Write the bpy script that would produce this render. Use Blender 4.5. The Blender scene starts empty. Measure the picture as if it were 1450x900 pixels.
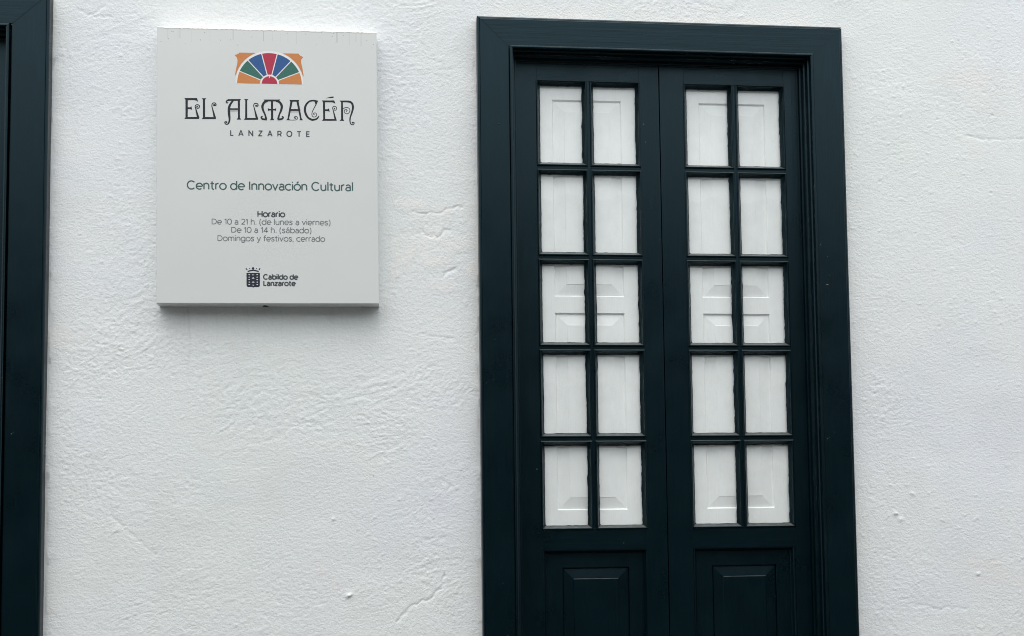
import bpy, bmesh, math, random
import numpy as np
from mathutils import Matrix, Vector
from mathutils.geometry import tessellate_polygon

scene = bpy.context.scene
C = scene.collection
random.seed(7)
rad = math.radians

# ------------------------------------------------------------------ camera
def cam_matrix(loc, yaw, pitch, roll):
    Rz = Matrix.Rotation(yaw, 3, 'Z'); Rx = Matrix.Rotation(pitch, 3, 'X'); Ry = Matrix.Rotation(roll, 3, 'Y')
    M = Rz @ Rx @ Ry
    r, f, u = M.col[0], M.col[1], M.col[2]
    m = Matrix(((r[0], u[0], -f[0], loc[0]), (r[1], u[1], -f[1], loc[1]), (r[2], u[2], -f[2], loc[2]), (0, 0, 0, 1)))
    return m
cd = bpy.data.cameras.new('camera'); cam = bpy.data.objects.new('camera', cd); C.objects.link(cam)
cd.sensor_fit = 'HORIZONTAL'; cd.sensor_width = 36.0
cd.lens = 36.0 * 1743.0 / 1450.0
cd.shift_x = 0.0003
cd.shift_y = (617.0 - 450.0) / 1450.0
cd.clip_start = 0.05; cd.clip_end = 200
cam.matrix_world = cam_matrix((-0.44905, -4.32678, 1.5), -0.10579, 0.06493, 0.01321)
scene.camera = cam

# ------------------------------------------------------------------ sky and sun (overcast)
SUN_ELEV, SUN_AZ = rad(62), rad(192)
world = bpy.data.worlds.new('World'); scene.world = world; world.use_nodes = True
nt = world.node_tree; N = nt.nodes; Lk = nt.links; N.clear()
out = N.new('ShaderNodeOutputWorld'); bg = N.new('ShaderNodeBackground')
sky = N.new('ShaderNodeTexSky'); sky.sky_type = 'NISHITA'; sky.sun_disc = False
sky.sun_elevation = SUN_ELEV; sky.sun_rotation = SUN_AZ; sky.air_density = 1.0; sky.dust_density = 4.0
# thick cloud layer over the blue: pale grey, softly mottled
tc = N.new('ShaderNodeTexCoord'); mp = N.new('ShaderNodeMapping'); mp.inputs['Scale'].default_value = (1.0, 1.0, 3.0)
nz = N.new('ShaderNodeTexNoise'); nz.inputs['Scale'].default_value = 1.6; nz.inputs['Detail'].default_value = 6
cr = N.new('ShaderNodeValToRGB')
cr.color_ramp.elements[0].position = 0.3; cr.color_ramp.elements[0].color = (7.1, 7.45, 7.65, 1)
cr.color_ramp.elements[1].position = 0.75; cr.color_ramp.elements[1].color = (9.5, 9.8, 9.85, 1)
mx = N.new('ShaderNodeMix'); mx.data_type = 'RGBA'; mx.inputs['Factor'].default_value = 0.85
Lk.new(tc.outputs['Generated'], mp.inputs['Vector']); Lk.new(mp.outputs[0], nz.inputs['Vector'])
Lk.new(nz.outputs['Fac'], cr.inputs['Fac']); Lk.new(sky.outputs[0], mx.inputs['A'])
# an overcast sky is about three times as bright overhead as at the horizon
sp = N.new('ShaderNodeSeparateXYZ'); Lk.new(tc.outputs['Generated'], sp.inputs[0])
zr = N.new('ShaderNodeMapRange'); Lk.new(sp.outputs['Z'], zr.inputs['Value'])
zr.inputs['From Min'].default_value = 0; zr.inputs['From Max'].default_value = 1; zr.inputs['To Min'].default_value = 0.80; zr.inputs['To Max'].default_value = 1.65
vm = N.new('ShaderNodeVectorMath'); vm.operation = 'SCALE'; Lk.new(cr.outputs[0], vm.inputs[0]); Lk.new(zr.outputs[0], vm.inputs['Scale'])
Lk.new(vm.outputs[0], mx.inputs['B'])
Lk.new(mx.outputs['Result'], bg.inputs['Color']); bg.inputs['Strength'].default_value = 0.10
Lk.new(bg.outputs[0], out.inputs['Surface'])

sd = bpy.data.lights.new('sun', 'SUN'); sd.energy = 0.5; sd.angle = rad(40); sd.color = (1.0, 0.975, 0.94)
sun = bpy.data.objects.new('sun', sd); C.objects.link(sun)
sun_dir = Vector((math.cos(SUN_ELEV) * math.sin(SUN_AZ), math.cos(SUN_ELEV) * math.cos(SUN_AZ), math.sin(SUN_ELEV)))
sun.rotation_euler = sun_dir.to_track_quat('Z', 'Y').to_euler()
sun.location = (0, -6, 12)

scene.view_settings.view_transform = 'Standard'
scene.view_settings.look = 'None'
scene.view_settings.exposure = 0.87
scene.view_settings.gamma = 1.0
scene.cycles.filter_width = 1.0

# ------------------------------------------------------------------ material helpers
def new_mat(name):
    m = bpy.data.materials.new(name); m.use_nodes = True
    b = m.node_tree.nodes['Principled BSDF']
    return m, m.node_tree.nodes, m.node_tree.links, b
def node(N, t, **kw):
    n = N.new(t)
    for k, v in kw.items():
        if hasattr(n, k): setattr(n, k, v)
        else: n.inputs[k.replace('_', ' ')].default_value = v
    return n
def noise(N, L, vec, scale, detail=3, rough=0.55):
    n = N.new('ShaderNodeTexNoise'); n.inputs['Scale'].default_value = scale
    n.inputs['Detail'].default_value = detail; n.inputs['Roughness'].default_value = rough
    if vec: L.new(vec, n.inputs['Vector'])
    return n
def mapping(N, L, scale=(1, 1, 1), loc=(0, 0, 0), src=None):
    t = N.new('ShaderNodeTexCoord'); m = N.new('ShaderNodeMapping')
    m.inputs['Scale'].default_value = scale; m.inputs['Location'].default_value = loc
    L.new(src or t.outputs['Object'], m.inputs['Vector'])
    return m.outputs[0]
def ramp(N, L, fac, stops):
    r = N.new('ShaderNodeValToRGB'); e = r.color_ramp.elements
    while len(e) < len(stops): e.new(0.5)
    for k, (p, c) in enumerate(stops):
        e[k].position = p; e[k].color = (c[0], c[1], c[2], 1) if not isinstance(c, (int, float)) else (c, c, c, 1)
    L.new(fac, r.inputs['Fac'])
    return r.outputs['Color']
def mixc(N, L, fac, a, b, mode='MIX'):
    m = N.new('ShaderNodeMix'); m.data_type = 'RGBA'; m.blend_type = mode
    for s, v in (('Factor', fac), ('A', a), ('B', b)):
        if isinstance(v, (int, float)): m.inputs[s].default_value = v
        elif isinstance(v, tuple): m.inputs[s].default_value = (v[0], v[1], v[2], 1)
        else: L.new(v, m.inputs[s])
    return m.outputs['Result']
def math_(N, L, op, a, b=None):
    m = N.new('ShaderNodeMath'); m.operation = op
    for i, v in enumerate((a, b)):
        if v is None: continue
        if isinstance(v, (int, float)): m.inputs[i].default_value = v
        else: L.new(v, m.inputs[i])
    return m.outputs[0]
def bump(N, L, b, height, strength, dist, prev=None):
    n = N.new('ShaderNodeBump'); n.inputs['Strength'].default_value = strength; n.inputs['Distance'].default_value = dist
    L.new(height, n.inputs['Height'])
    if prev: L.new(prev, n.inputs['Normal'])
    L.new(n.outputs[0], b.inputs['Normal'])
    return n.outputs[0]

# ------------------------------------------------------------------ materials
def mat_plaster():
    m, N, L, b = new_mat('whitewashed_plaster')
    v = mapping(N, L)
    big = noise(N, L, v, 0.9, 4, 0.6); mid = noise(N, L, v, 4.5, 5, 0.6); fine = noise(N, L, v, 160, 4, 0.6)
    c = ramp(N, L, big.outputs['Fac'], [(0.32, (0.765, 0.785, 0.820)), (0.5, (0.795, 0.812, 0.802)), (0.68, (0.775, 0.815, 0.790))])
    c = mixc(N, L, ramp(N, L, mid.outputs['Fac'], [(0.4, 0.0), (0.7, 0.35)]), c, (0.745, 0.768, 0.79))
    # specks of dirt, and the shade of pin holes put in as dark colour
    vo = N.new('ShaderNodeTexVoronoi'); vo.inputs['Scale'].default_value = 9; L.new(v, vo.inputs['Vector'])
    spk = ramp(N, L, vo.outputs['Distance'], [(0.0, 1.0), (0.022, 0.8), (0.035, 0.0)])
    spk2 = mixc(N, L, ramp(N, L, vo.outputs['Color'], [(0.62, 0.0), (0.64, 0.5)]), (0, 0, 0), spk)
    c = mixc(N, L, spk2, c, (0.33, 0.33, 0.33))
    # faint cream stains
    st = noise(N, L, mapping(N, L, (1, 1, 2.2), (3.1, 0, 0.4)), 1.7, 3, 0.5)
    c = mixc(N, L, ramp(N, L, st.outputs['Fac'], [(0.6, 0.0), (0.75, 0.55)]), c, (0.81, 0.785, 0.755))
    at = N.new('ShaderNodeAttribute'); at.attribute_name = 'cream_tint'
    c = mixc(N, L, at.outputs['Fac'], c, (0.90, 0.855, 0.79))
    ag = N.new('ShaderNodeAttribute'); ag.attribute_name = 'grime'
    c = mixc(N, L, ag.outputs['Fac'], c, (0.36, 0.35, 0.33))
    L.new(c, b.inputs['Base Color'])
    b.inputs['Roughness'].default_value = 0.86; b.inputs['Specular IOR Level'].default_value = 0.25
    n1 = bump(N, L, b, fine.outputs['Fac'], 0.52, 0.0030)
    f2 = noise(N, L, mapping(N, L, (1, 1, 1.35)), 75, 4, 0.62)
    bump(N, L, b, f2.outputs['Fac'], 0.33, 0.006, n1)
    return m
def mat_paint(name, grain_axis):
    m, N, L, b = new_mat(name)
    sc = {'Z': (1, 1, 0.03), 'X': (0.03, 1, 1)}[grain_axis]
    v = mapping(N, L, sc); iso = mapping(N, L)
    g = noise(N, L, v, 260, 4, 0.65); g2 = noise(N, L, v, 60, 3, 0.5); w = noise(N, L, iso, 7, 4, 0.6)
    c = mixc(N, L, ramp(N, L, w.outputs['Fac'], [(0.35, 0.0), (0.7, 1.0)]), (0.0000, 0.0042, 0.0064), (0.0002, 0.0054, 0.0080))
    c = mixc(N, L, ramp(N, L, g.outputs['Fac'], [(0.45, 0.0), (0.75, 0.6)]), c, (0.0010, 0.0080, 0.0115))
    ch = noise(N, L, mapping(N, L, (1, 1, 1), (5, 2, 9)), 38, 2, 0.5)
    c = mixc(N, L, ramp(N, L, ch.outputs['Fac'], [(0.775, 0.0), (0.79, 0.8)]), c, (0.10, 0.12, 0.12))
    ge = N.new('ShaderNodeNewGeometry'); sx_ = N.new('ShaderNodeSeparateXYZ'); L.new(ge.outputs['True Normal'], sx_.inputs[0])
    dn = noise(N, L, mapping(N, L, (1, 1, 1), (2, 7, 1)), 45, 4, 0.6)      # dust settled on ledges that face up
    dust = math_(N, L, 'MULTIPLY', ramp(N, L, sx_.outputs['Z'], [(0.35, 0.0), (0.75, 0.6)]), ramp(N, L, dn.outputs['Fac'], [(0.25, 0.4), (0.7, 1.0)]))
    c = mixc(N, L, dust, c, (0.16, 0.165, 0.155))
    sc_ = noise(N, L, mapping(N, L, (3, 3, .35) if grain_axis == 'Z' else (.35, 3, 3), (8, 3, 5)), 16, 5, 0.7)   # rubbed, chalky streaks
    c = mixc(N, L, ramp(N, L, sc_.outputs['Fac'], [(0.56, 0.0), (0.8, 0.5)]), c, (0.003, 0.0135, 0.018))
    L.new(c, b.inputs['Base Color'])
    r = ramp(N, L, w.outputs['Fac'], [(0.3, 0.26), (0.7, 0.36)]); L.new(r, b.inputs['Roughness'])
    b.inputs['Specular IOR Level'].default_value = 0.33; b.inputs['Specular Tint'].default_value = (0.56, 0.87, 1.0, 1)
    n1 = bump(N, L, b, g.outputs['Fac'], 0.35, 0.0011)
    n2 = bump(N, L, b, g2.outputs['Fac'], 0.35, 0.002, n1)
    return m
def mat_white_wood():
    m, N, L, b = new_mat('white_painted_shutter')
    g = noise(N, L, mapping(N, L, (1, 1, 0.03)), 230, 4, 0.6); w = noise(N, L, mapping(N, L), 9, 4, 0.6)
    c = mixc(N, L, w.outputs['Fac'], (0.93, 0.94, 0.94), (0.945, 0.955, 0.95))
    c = mixc(N, L, ramp(N, L, g.outputs['Fac'], [(0.5, 0.0), (0.8, 0.25)]), c, (0.84, 0.85, 0.86))
    L.new(c, b.inputs['Base Color']); b.inputs['Roughness'].default_value = 0.5
    bump(N, L, b, g.outputs['Fac'], 0.4, 0.0012)
    return m
def mat_glass():
    m, N, L, b = new_mat('window_glass'); N.remove(b)
    o = [n for n in N if n.type == 'OUTPUT_MATERIAL'][0]
    tr = N.new('ShaderNodeBsdfTransparent'); tr.inputs['Color'].default_value = (0.985, 0.992, 0.988, 1)
    gl = N.new('ShaderNodeBsdfGlossy'); gl.inputs['Roughness'].default_value = 0.03
    fr = N.new('ShaderNodeFresnel'); fr.inputs['IOR'].default_value = 1.5
    w = noise(N, L, mapping(N, L), 6, 2, 0.5)
    bp = N.new('ShaderNodeBump'); bp.inputs['Strength'].default_value = 0.25; bp.inputs['Distance'].default_value = 0.004
    L.new(w.outputs['Fac'], bp.inputs['Height']); L.new(bp.outputs[0], gl.inputs['Normal'])
    mx = N.new('ShaderNodeMixShader'); ge = N.new('ShaderNodeNewGeometry'); fb = math_(N, L, 'MULTIPLY', fr.outputs[0], math_(N, L, 'SUBTRACT', 1.0, ge.outputs['Backfacing'])); L.new(fb, mx.inputs[0]); L.new(tr.outputs[0], mx.inputs[1]); L.new(gl.outputs[0], mx.inputs[2])
    # thin film of dust on the pane
    df = N.new('ShaderNodeBsdfDiffuse'); df.inputs['Color'].default_value = (0.6, 0.6, 0.58, 1)
    d = noise(N, L, mapping(N, L, (1, 1, 0.6), (2, 0, 1)), 11, 5, 0.65)
    m2 = N.new('ShaderNodeMixShader'); L.new(ramp(N, L, d.outputs['Fac'], [(0.42, 0.0), (0.75, 0.035)]), m2.inputs[0])
    L.new(mx.outputs[0], m2.inputs[1]); L.new(df.outputs[0], m2.inputs[2]); L.new(m2.outputs[0], o.inputs['Surface'])
    return m
def mat_sign():
    m, N, L, b = new_mat('sign_lacquer')
    iso = mapping(N, L); w = noise(N, L, iso, 3.5, 4, 0.55)
    c = mixc(N, L, ramp(N, L, w.outputs['Fac'], [(0.3, 0.0), (0.7, 1.0)]), (0.635, 0.652, 0.638), (0.655, 0.667, 0.650))
    # rain streaks that run down from the top edge (object z = height, top at 0.966)
    t = N.new('ShaderNodeTexCoord'); s = N.new('ShaderNodeSeparateXYZ'); L.new(t.outputs['Object'], s.inputs[0])
    dv = math_(N, L, 'SUBTRACT', 0.966, s.outputs['Z'])
    streak = noise(N, L, mapping(N, L, (1, 0, 0.004)), 190, 2, 0.5)
    length = noise(N, L, mapping(N, L, (1, 0, 0.0), (7, 0, 0)), 45, 2, 0.5)
    ln = math_(N, L, 'MULTIPLY', length.outputs['Fac'], 0.09)
    inside = math_(N, L, 'LESS_THAN', dv, ln)
    f = mixc(N, L, inside, (0, 0, 0), ramp(N, L, streak.outputs['Fac'], [(0.64, 0.0), (0.70, 0.55)]))
    c = mixc(N, L, f, c, (0.24, 0.24, 0.23))
    vo = N.new('ShaderNodeTexVoronoi'); vo.inputs['Scale'].default_value = 60; L.new(iso, vo.inputs['Vector'])
    d = ramp(N, L, vo.outputs['Distance'], [(0.0, 0.6), (0.10, 0.5), (0.14, 0.0)])
    near = math_(N, L, 'LESS_THAN', dv, 0.06); sel = ramp(N, L, vo.outputs['Color'], [(0.55, 0.0), (0.58, 1.0)])
    f = mixc(N, L, near, (0, 0, 0), mixc(N, L, sel, (0, 0, 0), d)); c = mixc(N, L, f, c, (0.2, 0.2, 0.19))
    sm = noise(N, L, mapping(N, L, (1, 1, 1.8), (4, 0, 2)), 14, 4, 0.6)
    c = mixc(N, L, ramp(N, L, sm.outputs['Fac'], [(0.66, 0.0), (0.78, 0.25)]), c, (0.5, 0.5, 0.49))
    L.new(c, b.inputs['Base Color']); b.inputs['Roughness'].default_value = 0.42
    wv = noise(N, L, iso, 2.5, 2, 0.5); bump(N, L, b, wv.outputs['Fac'], 0.3, 0.01)
    return m
def mat_print(name, col, fade=0.12):
    m, N, L, b = new_mat(name)
    w = noise(N, L, mapping(N, L), 300, 3, 0.6)
    c = mixc(N, L, ramp(N, L, w.outputs['Fac'], [(0.45, 0.0), (0.8, fade * 2)]), col, tuple(min(1, x * 1.5 + 0.04) for x in col))
    L.new(c, b.inputs['Base Color']); b.inputs['Roughness'].default_value = 0.5; b.inputs['Specular IOR Level'].default_value = 0.3
    return m
def mat_stone(name, a, b_, scale, rough=0.85):
    m, N, L, b = new_mat(name)
    w = noise(N, L, mapping(N, L), scale, 5, 0.6)
    L.new(mixc(N, L, w.outputs['Fac'], a, b_), b.inputs['Base Color']); b.inputs['Roughness'].default_value = rough
    bump(N, L, b, w.outputs['Fac'], 0.4, 0.01)
    return m

PLASTER = mat_plaster()
PAINT_V = mat_paint('dark_green_paint_upright_grain', 'Z')
PAINT_H = mat_paint('dark_green_paint_level_grain', 'X')
WHITE = mat_white_wood(); GLASS = mat_glass(); SIGN = mat_sign()
INK = mat_print('print_charcoal', (0.012, 0.013, 0.02)); INK2 = mat_print('print_dark_grey', (0.055, 0.065, 0.075))
INK3 = mat_print('print_green_grey', (0.050, 0.105, 0.098)); INK4 = mat_print('print_mid_grey', (0.165, 0.185, 0.19))
NAVY = mat_print('print_navy', (0.02, 0.024, 0.042)); PALE = mat_print('print_off_white', (0.78, 0.76, 0.74))
ORANGE = mat_print('print_orange', (0.56, 0.21, 0.065)); GREENP = mat_print('print_green', (0.032, 0.14, 0.11))
BLUE = mat_print('print_blue', (0.022, 0.09, 0.26)); RED = mat_print('print_crimson', (0.42, 0.028, 0.065))
HOLE = mat_print('drain_hole_shadow', (0.006, 0.006, 0.006)); CREAM = mat_print('whitewash_overpaint', (0.84, 0.82, 0.78))

# ------------------------------------------------------------------ mesh helpers
def link(name, me, mat, parent=None, smooth=False):
    if mat and not me.materials: me.materials.append(mat)
    if smooth:
        me.polygons.foreach_set('use_smooth', [True] * len(me.polygons))
    o = bpy.data.objects.new(name, me); C.objects.link(o); o.parent = parent
    return o
def mesh(name, vs, fs):
    me = bpy.data.meshes.new(name); me.from_pydata([tuple(v) for v in vs], [], fs); me.validate(); me.update()
    return me
def fix_normals(me):
    bm = bmesh.new(); bm.from_mesh(me); bmesh.ops.recalc_face_normals(bm, faces=bm.faces); bm.to_mesh(me); bm.free(); return me
def empty(name, loc, ry=0):
    o = bpy.data.objects.new(name, None); C.objects.link(o); o.location = loc; o.rotation_euler = (0, ry, 0); o.empty_display_size = 0.1
    return o
def tag(o, label=None, cat=None, group=None, kind=None):
    for k, v in (('label', label), ('category', cat), ('group', group), ('kind', kind)):
        if v: o[k] = v
    return o
def prism(name, poly, y0, y1, bev=0.0):
    """poly = [(x,z)...] outline facing -y; extruded from y0 (front) to y1 (back); front edges bevelled by bev"""
    bm = bmesh.new()
    f = [bm.verts.new((x, y0, z)) for x, z in poly]; b = [bm.verts.new((x, y1, z)) for x, z in poly]
    n = len(poly); ff = bm.faces.new(f); bm.faces.new(b[::-1])
    for i in range(n): bm.faces.new((f[i], b[i], b[(i + 1) % n], f[(i + 1) % n]))
    bmesh.ops.recalc_face_normals(bm, faces=bm.faces)
    if bev > 0:
        bmesh.ops.bevel(bm, geom=[e for e in ff.edges], offset=bev, segments=3, profile=0.5, affect='EDGES')
    me = bpy.data.meshes.new(name); bm.to_mesh(me); bm.free()
    return me
def rect(x0, x1, z0, z1): return [(x0, z0), (x1, z0), (x1, z1), (x0, z1)]
def sweep(name, prof, x0, x1, z0, z1, cap=False):
    """closed rectangular frame; prof = [(outward offset, y)...]"""
    vs, fs = [], []
    for off, y in prof:
        vs += [(x0 - off, y, z0 - off), (x1 + off, y, z0 - off), (x1 + off, y, z1 + off), (x0 - off, y, z1 + off)]
    for k in range(len(prof) - 1):
        for j in range(4):
            a, b = k * 4 + j, k * 4 + (j + 1) % 4
            fs.append((a, b, b + 4, a + 4))
    if cap: k = (len(prof) - 1) * 4; fs.append((k, k + 1, k + 2, k + 3))
    return fix_normals(mesh(name, vs, fs))

# ------------------------------------------------------------------ ground and the far side of the street (out of frame, seen only in reflections)
STREET = mat_stone('street_asphalt', (0.05, 0.05, 0.05), (0.075, 0.075, 0.072), 14)
FACADE = mat_stone('street_facade', (0.05, 0.049, 0.046), (0.08, 0.077, 0.073), 5)
PAVE = mat_stone('pavement_stone', (0.07, 0.068, 0.066), (0.11, 0.105, 0.10), 10)
me = mesh('street', [(-60, -60, 0), (60, -60, 0), (60, 40, 0), (-60, 40, 0)], [(0, 1, 2, 3)])
tag(link('street', me, STREET), kind='structure')
tag(link('pavement', prism('pavement', rect(-12, 12, 0.004, 0.12), -1.3, 0.3), PAVE), kind='structure')
fh = empty('facing_house', (-1, -6.7, 0))
tag(fh, 'low stone house on the far side of the street, behind the viewer', 'house')
def opening_wall(name, x0, x1, z0, z1, holes, y0, y1):
    xs = sorted({x0, x1} | {h[0] for h in holes} | {h[1] for h in holes}); zs = sorted({z0, z1} | {h[2] for h in holes} | {h[3] for h in holes})
    vs = [(x, y, z) for y in (y0, y1) for z in zs for x in xs]; nx, nz_ = len(xs), len(zs); fs = []
    solid = lambda i, k: 0 <= i < nx - 1 and 0 <= k < nz_ - 1 and not any(h[0] <= (xs[i] + xs[i + 1]) / 2 <= h[1] and h[2] <= (zs[k] + zs[k + 1]) / 2 <= h[3] for h in holes)
    v = lambda s, i, k: s * nx * nz_ + k * nx + i
    for i in range(nx - 1):
        for k in range(nz_ - 1):
            if not solid(i, k): continue
            for s in (0, 1): fs.append((v(s, i, k), v(s, i + 1, k), v(s, i + 1, k + 1), v(s, i, k + 1)))
            if not solid(i - 1, k): fs.append((v(0, i, k), v(1, i, k), v(1, i, k + 1), v(0, i, k + 1)))
            if not solid(i + 1, k): fs.append((v(0, i + 1, k), v(1, i + 1, k), v(1, i + 1, k + 1), v(0, i + 1, k + 1)))
            if not solid(i, k - 1): fs.append((v(0, i, k), v(1, i, k), v(1, i + 1, k), v(0, i + 1, k)))
            if not solid(i, k + 1): fs.append((v(0, i, k + 1), v(1, i, k + 1), v(1, i + 1, k + 1), v(0, i + 1, k + 1)))
    return fix_normals(mesh(name, vs, fs))
wins = [(-5, -3.9, 1.2, 2.7), (-1.4, -.3, 1.2, 2.7), (1.6, 2.8, 0.02, 2.7), (3.9, 5.0, 1.2, 2.7), (7.6, 8.7, 1.2, 2.7)]
link('wall', opening_wall('facing_wall', -14, 14, 0, 4.3, wins, 0, -0.35), FACADE, fh)
link('parapet', prism('parapet', rect(-14.1, 14.1, 4.303, 4.43), 0.06, -0.4), FACADE, fh)
link('roof', prism('facing_roof', rect(-14, 14, 4.1, 4.29), -0.36, -7), FACADE, fh)
for h in wins:
    for a_, b_, c_, d_ in ((h[0] - .14, h[0], h[2], h[3]), (h[1], h[1] + .14, h[2], h[3]), (h[0] - .14, h[1] + .14, h[3] + .001, h[3] + .15), (h[0], h[1], (h[2] + h[3]) / 2 - .04, (h[2] + h[3]) / 2 + .04)):
        link('window_surround', prism('surround', rect(a_, b_, c_, d_), .03, -.15), CREAM, fh)
    link('window', prism('window', rect(h[0] + 0.01, h[1] - 0.01, h[2] + 0.01, h[3] - 0.01), -0.2, -0.26), PAINT_V, fh)

# ------------------------------------------------------------------ whitewashed wall, really uneven
DX0, DZT = -0.0997, 3.2866        # outer top left corner of the double door's casing
LX1, LZT = -1.577, 3.325          # outer top right corner of the other door's casing
SGX, SGZ = -1.2117, 3.2044        # top left corner of the sign
rng = np.random.default_rng(11)
def vnoise(X, Z, lx, lz, seed):
    r = np.random.default_rng(seed); T = r.standard_normal((256, 256))
    u = X / lx + 97.3; w = Z / lz + 61.7
    i = np.floor(u).astype(int); k = np.floor(w).astype(int); a = u - i; b = w - k
    a = a * a * a * (a * (a * 6 - 15) + 10); b = b * b * b * (b * (b * 6 - 15) + 10)
    g = lambda p, q: T[(i + p) % 256, (k + q) % 256]
    return (g(0, 0) * (1 - a) + g(1, 0) * a) * (1 - b) + (g(0, 1) * (1 - a) + g(1, 1) * a) * b
def sstep(x, a, b):
    t = np.clip((x - a) / (b - a), 0, 1); return t * t * (3 - 2 * t)
def dist_rect(X, Z, x0, x1, z0, z1):
    dx = np.maximum(np.maximum(x0 - X, X - x1), 0); dz = np.maximum(np.maximum(z0 - Z, Z - z1), 0)
    return np.hypot(dx, dz)
def seg_dist(X, Z, p, q):
    px, pz = p; qx, qz = q; L2 = (qx - px) ** 2 + (qz - pz) ** 2
    t = np.clip(((X - px) * (qx - px) + (Z - pz) * (qz - pz)) / L2, 0, 1)
    return np.hypot(X - px - t * (qx - px), Z - pz - t * (qz - pz)), t
CRACKS = [[(-0.3315, 2.5827), (-0.2864, 2.5756), (-0.2386, 2.5814), (-0.2134, 2.5919), (-0.1552, 2.608)], [(-0.2889, 2.5756), (-0.2918, 2.5374), (-0.297, 2.5068)], [(-0.2945, 2.5068), (-0.2645, 2.497), (-0.2394, 2.4947), (-0.2191, 2.5178), (-0.1939, 2.5207)], [(-0.2257, 2.3602), (-0.2105, 2.3704), (-0.1803, 2.3758)], [(-0.2294, 2.4923), (-0.2272, 2.4567), (-0.2152, 2.4059), (-0.2257, 2.3602), (-0.211, 2.3172), (-0.1966, 2.254)], [(1.7437, 2.8972), (1.8266, 2.888), (1.9665, 2.8961)], [(-0.3225, 2.1476), (-0.2727, 2.1402), (-0.1979, 2.1277)], [(-0.4041, 1.1391), (-0.3302, 1.2058), (-0.281, 1.2146), (-0.2436, 1.2579), (-0.2308, 1.3068)], [(-0.305, 1.2714), (-0.2857, 1.2391)], [(-0.3038, 1.4236), (-0.2296, 1.4274)], [(-1.4581, 3.2638), (-1.4223, 3.2852), (-1.3985, 3.3087)], [(-1.4942, 3.288), (-1.4581, 3.2638), (-1.3741, 3.2613)], [(-1.3017, 3.2406), (-1.2414, 3.2628), (-1.2244, 3.2506)], [(-1.3726, 1.5309), (-1.3253, 1.475), (-1.2545, 1.4163), (-1.2143, 1.382)], [(-0.2525, 1.6329), (-0.2031, 1.6076)], [(1.4612, 1.1617), (1.541, 1.1473), (1.6753, 1.1394)]]
CRACK_DEPTH = [1.0, .9, 1.1, 1.5, .5, .7, .6, 1.2, .9, .7, .8, .8, .6, .7, .8, .7]
BUMPS = [(-0.5618, 1.2324, .0075), (1.4139, 1.4901, .006), (1.4347, 1.4693, .006), (1.4836, 1.5614, .006), (1.7208, 1.2668, .005), (-0.6165, 1.4968, .004), (1.5154, 1.9218, .005)]
PITS = [(-1.113, 2.0619), (-1.1629, 2.0005), (-1.4062, 1.9204), (1.6036, 2.1787), (1.5262, 2.5246), (1.8443, 2.9803), (-0.3657, 2.3591), (1.6272, 2.9595), (-1.2066, 2.6261), (1.394, 2.7195), (1.8267, 2.6833)]

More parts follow.
